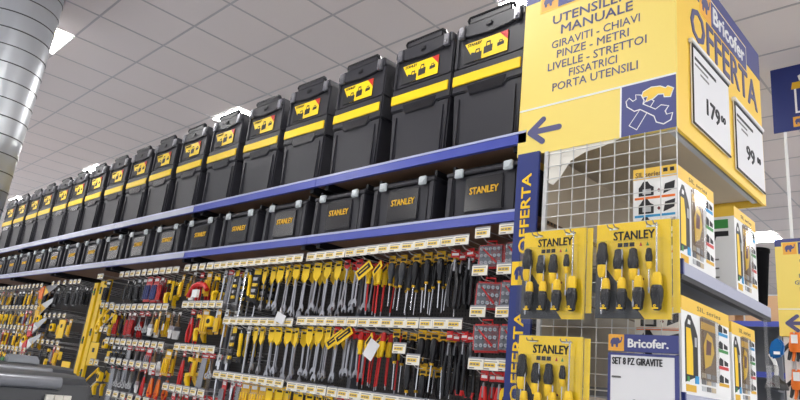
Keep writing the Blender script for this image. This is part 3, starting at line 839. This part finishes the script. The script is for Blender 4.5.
# divider wall behind
r = thing('display_divider', 'beige divider panel seen through the wire grid', 'panel', (-1.27, 2.02, EYE))
MB().box(-.014, 0, 0, .97, -1.6, .928, 'divider').build('panel', r)
q = MB().box(.0, .006, 0, .97, .64, .655, 'brown')
for k in range(40): q.box(.006, .008, .01+k*.024, .02+k*.024, .643, .652, 'dark_plastic')
q.build('slotted_strip', r)
MB().box(0, .004, 0, .97, .38, .386, 'brown').build('seam', r)
o = MB().prism([(0, 0), (.30, .0), (.22, -.02), (.15, -.03), (.09, -.055), (.045, -.12), (.02, -.14), (0, -.13)], 'label_white', o=(-1.25, 2.0045, Z(.925)), t=.002).build('torn_paper')
o['label'] = 'torn cream paper sheet hanging behind top left of wire grid'; o['category'] = 'paper'
# shelves facing +x
def end_shelf(z, label):
    r = thing('display_shelf', label, 'shelf', (0, 0, Z(z)))
    MB().box(-1.25, -.775, 2.02, 2.98, -.028, 0, 'rear_grey').build('board', r)
    MB().box(-.775, -.762, 2.02, 2.98, -.042, .004, 'pale_strip').build('edge_strip', r, bevel=.003)
    MB().box(-.80, -.756, 2.012, 2.024, -.04, .008, 'deep_blue').build('end_cap', r)
    MB().box(-.79, -.764, 2.02, 2.98, -.055, -.037, 'dark_plastic').build('under_lip', r)
end_shelf(.468, 'upper grey edged shelf on the corner display')
end_shelf(.060, 'lower grey edged shelf on the corner display')
MB().box(-1.25, -.78, 2.02, 2.98, 0, .14, 'rear_grey').build('corner_plinth')
tag(bpy.data.objects['corner_plinth'], 'grey base plinth under the corner display', 'plinth')

# ---------------------------------------------------------------- tool kit packs
def kit_pack(y0, y1, z0, h, dx, x1, label, n_tools=4, variant=0):
    """carton facing +x, narrow printed side facing -y"""
    r = thing('tool_kit_carton', label, 'carton', (x1, y0, Z(z0)), group='printed kit cartons on the corner display')
    w = y1-y0
    cb = MB().box(-dx, 0, 0, w, 0, h, 'white').build('carton', r)
    q = MB(); F0 = (0, 0, 0)
    def P(poly, m, t): q.prism(poly, m, o=F0, u=YA, n=NS, t=t)
    P([(0, h-.045), (w, h-.045), (w, h), (0, h)], 'carton_yellow', .0008)
    text_mb(q, 'SIL series', 'brown', (.0008, w*.3, h-.03), YA, ZA, width=w*.5, height=.015, t=.0006)
    # yellow and black jump case
    P([(w*.06, h*.12), (w*.06, h*.72), (w*.12, h*.82), (w*.17, h*.82), (w*.26, h*.7), (w*.30, h*.62), (w*.30, h*.2)], 'dark_plastic', .001)
    P([(w*.08, h*.2), (w*.08, h*.68), (w*.16, h*.68), (w*.20, h*.5), (w*.20, h*.2)], 'yellow', .0016)
    P([(w*.11, h*.72), (w*.16, h*.72), (w*.16, h*.76), (w*.12, h*.77)], 'white', .0016)
    P([(w*.24, h*.5), (w*.28, h*.5), (w*.28, h*.6), (w*.24, h*.6)], 'pale_grey', .0016)
    P([(w*.36, h*.18), (w*.36, h*.84), (w*.68, h*.84), (w*.68, h*.18)], 'brown', .001)
    P([(w*.37, h*.72), (w*.67, h*.72), (w*.67, h*.80), (w*.37, h*.80)], 'gold', .0016)
    P([(w*.44, h*.30), (w*.42, h*.55), (w*.50, h*.70), (w*.60, h*.66), (w*.64, h*.5), (w*.56, h*.35)], 'yellow', .0018)
    P([(w*.46, h*.45), (w*.48, h*.62), (w*.58, h*.60), (w*.56, h*.46)], 'maroon', .0022)
    for k in range(3):
        for j in range(3):
            P([(w*(.37+.10*k), h*(.06+.07*j)), (w*(.45+.10*k), h*(.06+.07*j)), (w*(.45+.10*k), h*(.11+.07*j)), (w*(.37+.10*k), h*(.11+.07*j))], ('pale_grey', 'grey_ink', 'beige')[(k+j) % 3], .0024)
    for j, mm in enumerate(('cyan', 'green', 'red', 'gold')):
        zz = h*(.72-.19*j)
        P([(w*.74, zz), (w*.96, zz), (w*.96, zz+h*.035), (w*.74, zz+h*.035)], mm, .001)
        P([(w*.75, zz+h*.04), (w*.84, zz+h*.04), (w*.84, zz+h*.11), (w*.78, zz+h*.13), (w*.75, zz+h*.10)], 'black_ink', .001)
        P([(w*.87, zz+h*.05), (w*.95, zz+h*.05), (w*.95, zz+h*.09), (w*.87, zz+h*.11)], 'black_ink', .001)
    P([(w*.07, h*.03), (w*.26, h*.03), (w*.26, h*.10), (w*.07, h*.10)], 'gold', .001)
    P([(w*.09, h*.13), (w*.13, h*.13), (w*.13, h*.18), (w*.09, h*.18)], 'green', .0018)
    P([(w*.24, h*.12), (w*.31, h*.12), (w*.31, h*.20), (w*.24, h*.20)], 'cyan', .0018)
    q.build('front_print', cb)
    MB().box(.0006, .012, w*.355, w*.685, h*.17, h*.85, 'film').build('window_blister', cb, bevel=.003)
    # narrow side, facing the aisle
    q = MB()
    def A(poly, m, t): q.prism(poly, m, o=(-dx, 0, 0), u=XA, n=NF, t=t)
    A([(0, h-.04), (dx, h-.04), (dx, h), (0, h)], 'carton_yellow', .0008)
    if variant == 0:
        text_mb(q, 'SIL series', 'brown', (-dx+.008, -.0008, h-.032), XA, ZA, width=dx*.6, height=.018, bold=.02, t=.0006)
        A([(dx-.045, h-.022), (dx-.03, h-.022), (dx-.03, h-.008), (dx-.045, h-.008)], 'black_ink', .0014)
        A([(dx-.022, h-.022), (dx-.008, h-.022), (dx-.008, h-.008), (dx-.022, h-.008)], 'black_ink', .0014)
        zz = h-.105; j = 0
        cols = ('orange', 'cyan', 'green', 'red', 'orange', 'cyan')
        while zz > .01:
            A([(.006, zz-.008), (dx-.006, zz-.008), (dx-.006, zz), (.006, zz)], cols[j % 6], .001)
            A([(.02, zz+.004), (dx*.48, zz+.004), (dx*.48, zz+.034), (dx*.40, zz+.042), (dx*.34, zz+.056), (dx*.24, zz+.056), (dx*.18, zz+.042), (.02, zz+.034)], 'black_ink', .0014)
            A([(.034, zz+.010), (dx*.42, zz+.010), (dx*.42, zz+.028), (.034, zz+.028)], 'pale_grey', .0018)
            A([(dx*.56, zz+.020), (dx*.60, zz+.013), (dx*.64, zz+.020), (dx*.60, zz+.027)], 'maroon', .0014)
            A([(dx*.70, zz+.006), (dx*.94, zz+.020), (dx*.96, zz+.048), (dx*.74, zz+.040)], 'black_ink', .0014)
            zz -= .064; j += 1
    else:
        A([(dx*.25, h-.088), (dx*.85, h-.088), (dx*.85, h-.052), (dx*.25, h-.052)], 'green', .001)
        A([(dx*.3, h-.14), (dx*.5, h-.145), (dx*.55, h-.12), (dx*.85, h-.12), (dx*.85, h-.1), (dx*.3, h-.098)], 'black_ink', .001)
        for k in range(3): A([(.01, .05+k*.035), (dx*.6, .05+k*.035), (dx*.6, .056+k*.035), (.01, .056+k*.035)], 'grey_ink', .001)
    q.build('side_print', cb)
    return r
kit_pack(2.04, 2.385, .473, .335, .15, -.782, 'printed kit carton with yellow top, left on upper corner shelf')
kit_pack(2.575, 2.84, .473, .335, .15, -.770, 'printed kit carton with green side label, right on upper corner shelf', variant=1)
kit_pack(2.04, 2.48, .065, .300, .15, -.774, 'wide printed kit carton, left on lower corner shelf')
kit_pack(2.51, 2.78, .065, .285, .15, -.774, 'narrow printed kit carton, right on lower corner shelf', variant=1)
r = thing('black_tube', 'black tapered plastic tube standing at end of upper corner shelf', 'tube', (-.79, 2.925, Z(.472)))
MB().lathe([(.028, 0), (.030, .004), (.046, .225), (.046, .235)], 'tube_black', seg=20).build('tube', r, smooth=True)
MB().lathe([(.049, .225), (.049, .24), (.03, .243)], 'tube_black', seg=20).build('cap', r, smooth=True)
# acrylic holder on lower shelf end
r = thing('acrylic_holder', 'clear acrylic strip holder at right end of corner display', 'holder', (-.762, 2.86, Z(.43)))
MB().box(0, .003, 0, .05, -.4, -.02, 'clear').build('strip', r)
MB().box(.003, .03, .0, .07, -.27, -.2, 'film').box(.003, .03, 0, .07, -.285, -.27, 'film').build('pocket', r)

# ---------------------------------------------------------------- screwdriver set cards
def sdcard():
    r = thing('screwdriver_set', '', 'tool set')
    w, h = .248, .315
    c = MB().box(0, w, 0, .004, 0, h, 'card_yellow').build('backing_card', r)
    q = MB()
    q.prism([(0, .20), (.012, .195), (.165, 0), (0, 0)], 'case_grey', o=(0, 0, 0), t=.0008)
    for a, c2 in ((.045, .075), (.17, .205)):
        q.box(a, c2, -.001, 0, h-.022, h-.016, 'white')
    for k in range(3): q.box(.075+k*.02, .091+k*.02, -.001, 0, h-.082, h-.068, 'black_ink')
    q.prism([(.148, h-.082), (.157, h-.082), (.1525, h-.069)], 'red', t=.001); q.prism([(.17, h-.082), (.179, h-.082), (.1745, h-.069)], 'green', t=.001)
    q.ring(.16, .125, .0, .004, 'maroon', y=0, t=.001, seg=8)
    q.build('print', c)
    q = MB(); text_mb(q, 'STANLEY', 'black_ink', (.060, 0, h-.058), XA, ZA, width=.138, height=.028, bold=.03); q.build('lettering', c)
    def drv(x, z, s, L, up, y=-.017):
        # up=True: handle at z, shaft downwards; up=False: handle at bottom, shaft upwards
        d = MB()
        k = -1 if up else 1
        pr = [(.006, 0), (.011, .004), (.0125, .02), (.0155, .035), (.015, .05), (.010, .062)]
        pf = [(rr*s, zz*s*k) for rr, zz in pr]
        o = d.lathe(pf if not up else pf, 'black_plastic_gloss', o=(x, y, z), seg=12, sy=.85).build('screwdriver', r, smooth=True)
        e = .062*s
        MB().lathe([(rr*s, k*(e+zz*s)) for rr, zz in ((.0115, -.003), (.0128, .006), (.0105, .022), (.0075, .028))], 'yellow', o=(x, y, z), seg=12, sy=.85).build('collar', o, smooth=True)
        sh = MB().lathe([(.0024*s**.5, k*(e+.022*s)), (.0024*s**.5, k*(e+L))], 'chrome', o=(x, y, z), seg=8)
        zt = z+k*(e+L)
        sh.prism([(x-.0035, zt-k*.012), (x+.0035, zt-k*.012), (x+.002, zt+k*.006), (x-.002, zt+k*.006)] if k > 0 else [(x-.002, zt-.006), (x+.002, zt-.006), (x+.0035, zt+.012), (x-.0035, zt+.012)], 'steel', o=(0, y, 0), t=.0015)
        sh.build('shaft', o, smooth=True)
        if not up:
            MB().box(x-.008*s, x+.008*s, y-.0165*s, y-.012*s, z+.002, z+.006, 'yellow').ring(x-.001, z+.012, .002, .0045, 'yellow', y=y-.0115*s, t=.0012, seg=8).build('end_mark', o)
    drv(.030, h-.066, 1.3, .15, True); drv(.086, h-.092, 1.15, .11, True); drv(.135, h-.092, 1.15, .11, True); drv(.186, h-.095, .75, .09, True)
    drv(.046, .024, 1.15, .09, False, -.021); drv(.100, .024, 1.15, .12, False, -.021); drv(.155, .024, 1.2, .05, False, -.021); drv(.212, .024, 1.3, .19, False, -.021)
    b = MB()
    b.box(-.006, w+.028, -.002, -.0005, -.018, h+.006, 'clear')
    b.box(.004, w-.012, -.036, -.002, .014, h-.066, 'clear')
    b.box(w+.004, w+.018, -.018, -.002, -.012, h, 'clear')
    b.build('clamshell', r, bevel=.004, smooth=True)
    MB().box(w+.0045, w+.026, -.0002, .001, .02, h-.004, 'card_yellow').build('side_flap', r)
    for a in (.055, .185):
        MB().tube([(a, .07, h-.012), (a, -.03, h-.02), (a, -.038, h-.012)], .0022, 'steel_dull', seg=6).tube([(a+.022, .07, h-.012), (a+.022, -.03, h-.02), (a+.022, -.038, h-.012)], .0022, 'steel_dull', seg=6).build('hook', r)
    return r
sd = sdcard(); sd.location = (-1.295, 1.93, Z(.268)); sd['label'] = 'yellow card of eight black screwdrivers, upper left beside blue post'; sd['group'] = 'yellow screwdriver set cards'
o = dup(sd, (-1.01, 1.935, Z(.272)), (0, 0, 0), 'yellow card of eight black screwdrivers, upper right on wire grid')
o = dup(sd, (-1.295, 1.93, Z(-.105)), (0, 0, .0), 'yellow card of eight black screwdrivers, lower, left of price board')

# ---------------------------------------------------------------- price board
r = thing('price_board', 'dark blue framed price board reading SET 8 PZ GIRAVITE', 'price sign', (-.978, 1.965, EYE))
hb = MB().box(0, .222, 0, .008, .174, .228, 'sign_blue').build('header', r, bevel=.001)
q = MB(); elephant_tile(q, .0015, .175, .052, XA, NF, (0, 0, 0), t=.0012)
text_mb(q, 'Bricofer.', 'white', (.066, 0, .188), XA, ZA, width=.128, height=.026, bold=.045); q.build('brand_print', hb)
fr = MB().box(0, .222, 0, .008, -.16, .170, 'sign_blue').build('frame', r, bevel=.001)
p = MB().box(.011, .211, -.002, .0, -.148, .162, 'paper').build('paper_sheet', r)
q = MB(); text_mb(q, 'SET 8 PZ GIRAVITE', 'black_ink', (.016, -.002, .134), XA, ZA, width=.16, height=.021, bold=.03)
text_mb(q, 'MONTATURA', 'grey_ink', (.016, -.002, .092), XA, ZA, width=.03, height=.006, bold=.02)
text_mb(q, '9', 'black_ink', (.07, -.002, -.03), XA, ZA, height=.06, bold=.02); q.build('lettering', p)
MB().tube([(.03, .0, .2), (.03, .035, .2)], .002, 'steel_dull').tube([(.19, .0, .2), (.19, .035, .2)], .002, 'steel_dull').build('clip', r)

# ---------------------------------------------------------------- far display on the right
FY = 5.35
r = thing('distant_sign_box', 'distant yellow promotional sign with blue header and left arrow', 'sign', (-1.32, FY, EYE))
fb = MB().box(0, .7, 0, .9, .64, 1.37, 'sign_yellow').build('box', r)
q = MB().box(.0, .7, -.002, 0, 1.315, 1.372, 'sign_blue')
q.box(.045, .7, -.0025, 0, 1.245, 1.345, 'sign_yellow')
elephant_tile(q, .055, 1.25, .09, XA, NF, (0, -.0025, 0), tile='orange_tile', t=.001)
q.box(.155, .7, -.004, 0, 1.25, 1.34, 'sign_blue'); text_mb(q, 'Bricofer', 'white', (.17, -.004, 1.268), XA, ZA, height=.055, width=.4, bold=.04); q.build('brand_band', fb)
q = MB()
for body, x0, z in (('UTENSILI', .16, 1.18), ('GIARDINO', .17, 1.13), ('PALE - RASTRELLI', .15, 1.07), ('GUANTI - CESOIE', .12, 1.02), ('RACCORDI', .15, .97)):
    text_mb(q, body, 'sign_text', (x0, 0, z), XA, ZA, height=.03, bold=.01)
q.build('lettering', fb)
q = MB().box(0, .7, -.0015, 0, .835, .842, 'white'); arrow(q, .13, .735, 1.0, 'sign_text', (0, 0, 0)); q.build('arrow', fb)
r = thing('white_end_panel', 'white upright display panel below the distant yellow sign', 'panel', (-1.30, FY, EYE))
MB().box(0, .7, .01, .06, -1.6, .638, 'white').build('panel', r, bevel=.002)
MB().box(0.055, .075, -.004, .01, -.2, .6, 'pale_grey').build('slot_channel', r)
def glove(x, z, label):
    r = thing('work_glove', label, 'glove', (x, FY-.055, Z(z)), group='orange and black work gloves')
    b = MB()
    b.tube([(0, 0, .10), (0, 0, .05), (0, 0, 0), (0, 0, -.04)], [.035, .04, .048, .04], 'orange', seg=10).build('cuff_and_palm', r, smooth=True)
    for k in range(4):
        x0 = -.036+k*.024
        MB().tube([(x0, 0, -.02), (x0-.006+.004*k, -.012, -.07), (x0-.012+.004*k, -.02, -.095-.008*(k in (1, 2)))], [.013, .012, .009], 'orange' if k % 2 else 'dark_plastic', seg=8).build('finger', r, smooth=True)
    MB().tube([(-.035, 0, .02), (-.065, -.01, -.01), (-.08, -.015, -.04)], [.015, .013, .009], 'dark_plastic', seg=8).build('thumb', r, smooth=True)
    MB().box(-.02, .02, -.05, -.04, .02, .08, 'white').box(-.004, .004, -.045, .055, .09, .10, 'wire').build('size_tag', r)
glove(-1.205, .56, 'orange and black work glove, upper, below the distant yellow sign')
glove(-1.205, .30, 'orange and black work glove, lower, below the distant yellow sign')
tag(MB().box(-1.21, -1.03, FY-.012, FY+.0, .03+EYE, .08+EYE, 'yellow').build('yellow_shelf_label'), 'small yellow label strip below the lower orange glove', 'label')
# blue hanging sign on post
r = thing('pole_sign', 'dark blue square sign with jar picture on a white pole', 'sign', (-1.275, 5.33, EYE))
MB().box(0, .62, 0, .012, 2.24, 2.80, 'deep_blue').build('board', r)
q = MB()
q.prism([(.16, 2.38), (.50, 2.38), (.50, 2.60), (.16, 2.60)], 'white', t=.001)
q.prism([(.175, 2.395), (.485, 2.395), (.485, 2.60), (.175, 2.60)], 'deep_blue', t=.0014)
q.prism([(.14, 2.59), (.52, 2.59), (.52, 2.65), (.15, 2.65)], 'gold', t=.0016)
q.prism([(.20, 2.655), (.19, 2.70), (.23, 2.72), (.25, 2.77), (.30, 2.76), (.32, 2.71), (.40, 2.72), (.46, 2.655)], 'white', t=.001)
q.prism([(.215, 2.665), (.215, 2.69), (.26, 2.71), (.27, 2.74), (.30, 2.70), (.38, 2.70), (.42, 2.665)], 'pale_grey', t=.0014)
q.prism([(.21, 2.60), (.25, 2.60), (.25, 2.63), (.21, 2.63)], 'maroon', t=.002)
q.build('jar_picture', r)
q = MB(); elephant_tile(q, .14, 2.265, .085, XA, NF, (0, 0, 0)); text_mb(q, 'Bricofer', 'white', (.24, 0, 2.285), XA, ZA, height=.045, bold=.03); q.build('brand_print', r)
MB().tube([(.075, .02, 1.372), (.075, .02, 2.5)], .011, 'white', seg=8).build('pole', r, smooth=True)

# rear shelving seen in the gap
r = thing('rear_gondola', 'grey rear shelving with blue shelf edge in the gap', 'shelf', (-2.6, 7.2, EYE))
MB().box(-1.2, 1.6, .45, .5, -1.6, 1.0, 'rear_grey').build('back_panel', r)
for zz in (1.0, .5, 0, -.5): 
    s = MB().box(-1.2, 1.6, 0, .45, zz-.03, zz, 'rear_grey').build('shelf', r); MB().box(-1.2, 1.6, -.01, 0, zz-.05, zz+.005, 'shelf_blue').build('shelf_edge', s)
MB().box(-1.2, 1.6, .0, .45, -1.6, -1.45, 'rear_grey').build('plinth', r)
for k, (xa, w, h) in enumerate(((-2.6, .4, .2), (-2.1, .34, .27), (-1.7, .34, .25), (-3.1, .4, .3))):
    r = thing('cardboard_box', ['brown box, third from right on top of the rear shelving', 'brown box, second from right, on top of rear shelving', 'brown box rightmost on top of the rear shelving', 'brown box farthest left on top of the rear shelving'][k], 'box', (xa, 7.25, Z(1.002)), group='cardboard boxes on rear shelving')
    MB().box(0, w, 0, .3, 0, h, 'cardboard').build('carton', r, bevel=.003); MB().box(w*.45, w*.55, -.001, .301, .0, h+.001, 'beige').build('tape', r)
# plunger & blue bottle pack
r = thing('drain_plunger', 'black rubber plunger with curved white handle on rear display', 'plunger', (-1.243, 4.9, Z(.265)))
MB().lathe([(.07, -.03), (.07, -.015), (.058, .015), (.028, .035), (.018, .06)], 'dark_plastic', seg=20).build('cup', r, smooth=True)
MB().tube([(0, 0, .055), (.005, 0, .10), (-.005, 0, .15), (-.03, 0, .20)], .013, 'white', seg=8).build('handle', r, smooth=True)
r = thing('cleaner_pack', 'bright blue plastic pack above the plunger', 'pack', (-1.235, 4.9, Z(.43)))
MB().prism([(-.03, 0), (.04, .02), (.055, .10), (.03, .14), (-.015, .13), (-.04, .06)], 'pack_blue', o=(0, .02, 0), t=.05).build('body', r, bevel=.012, smooth=True)
MB().box(-.008, .03, -.034, -.03, .03, .05, 'white').build('label', r)
r = thing('plunger_stand', 'grey post holding the plunger and blue pack', 'stand', (-1.243, 5.02, 0))
MB().box(-.012, .012, 0, .02, 0, Z(.60), 'rear_grey').box(-.01, .01, -.13, 0, Z(.222), Z(.232), 'rear_grey').box(-.1, .1, -.15, .1, 0, .02, 'rear_grey').build('post', r)

# ---------------------------------------------------------------- grey tool chests at lower left
def chest(x, ymax, ztop, L, label, cap=True):
    r = thing('grey_tool_chest', label, 'tool chest', (x, ymax, EYE), group='grey tool chests at lower left')
    hb_ = -(ztop+.503)
    prof = [(-.30, hb_), (.0, hb_), (.012, -.2), (.0, -.05), (-.02, -.012), (-.06, 0), (-.28, -.0), (-.30, -.03)]
    b = MB().prism(prof, 'case_grey', o=(0, 0, ztop), u=XA, w=ZA, n=(0, -1, 0), t=L)
    b.build('body', r, bevel=.018, seg=3, smooth=True)
    MB().box(-.28, .016, -L+.05, -.04, ztop-.135, ztop-.128, 'dark_plastic').box(.0, .018, -.42, -.30, ztop-.15, ztop-.12, 'dark_plastic').build('lid_seam', r)
    MB().tube([(.0, -.115, ztop-.025), (.0, -L+.05, ztop-.025)], .021, 'case_bar', seg=14).build('handle_bar', r, smooth=True)
    return r
c1 = chest(-2.42, .95, -.103, 1.2, 'front dark grey tool chest with light grey bar, price stickers on side')
c2 = chest(-2.78, 1.03, -.088, 1.2, 'rear dark grey tool chest with light grey bar, behind the stickered one')
q = MB()
for i in range(3):
    for j in range(2):
        y0 = -.155+i*.028; zz = -.185-j*.045
        q.box(.006, .020, y0, y0+.025, zz-.018, zz+.02, 'label_white').box(.020, .0205, y0+.003, y0+.022, zz-.01, zz, 'grey_ink')
q.build('price_stickers', c1)
r = thing('display_plinth', 'dark display table carrying the grey tool chests', 'table', (0, 0, 0))
MB().box(-3.15, -2.38, -.3, 1.02, Z(-.54), Z(-.504), 'dark_plastic').build('top', r)
for xx in (-3.12, -2.44):
    for yy in (-.27, .94): MB().box(xx, xx+.05, yy, yy+.05, 0, Z(-.54), 'dark_plastic').build('leg', r)
bpy.data.objects
for (xx, yy, zz, w, lab, mm) in ((-2.98, .55, -.087, .16, 'flat grey plastic trowel tray on the rear chest', 'case_bar'), (-2.93, .84, -.087, .10, 'small grey box on the rear chest', 'rear_grey')):
    r = thing('plastic_tray', lab, 'tray', (xx, yy, Z(zz)))
    MB().prism([(-w/2, 0), (w/2, 0), (w/2-.02, .022), (.0, .034), (-w/2+.04, .02)], mm, o=(0, .06, 0), t=.12).build('body', r, bevel=.005, smooth=True)
    MB().box(-w/2+.01, -w/2+.05, -.063, -.06, .004, .016, 'green').build('tag', r)

# ---------------------------------------------------------------- light
wd = bpy.data.worlds.new('world'); S.world = wd; wd.use_nodes = True
wd.node_tree.nodes['Background'].inputs['Color'].default_value = (.92, .95, 1, 1)
wd.node_tree.nodes['Background'].inputs['Strength'].default_value = .65
print('tools', NTOOL, 'objects', len(S.objects))
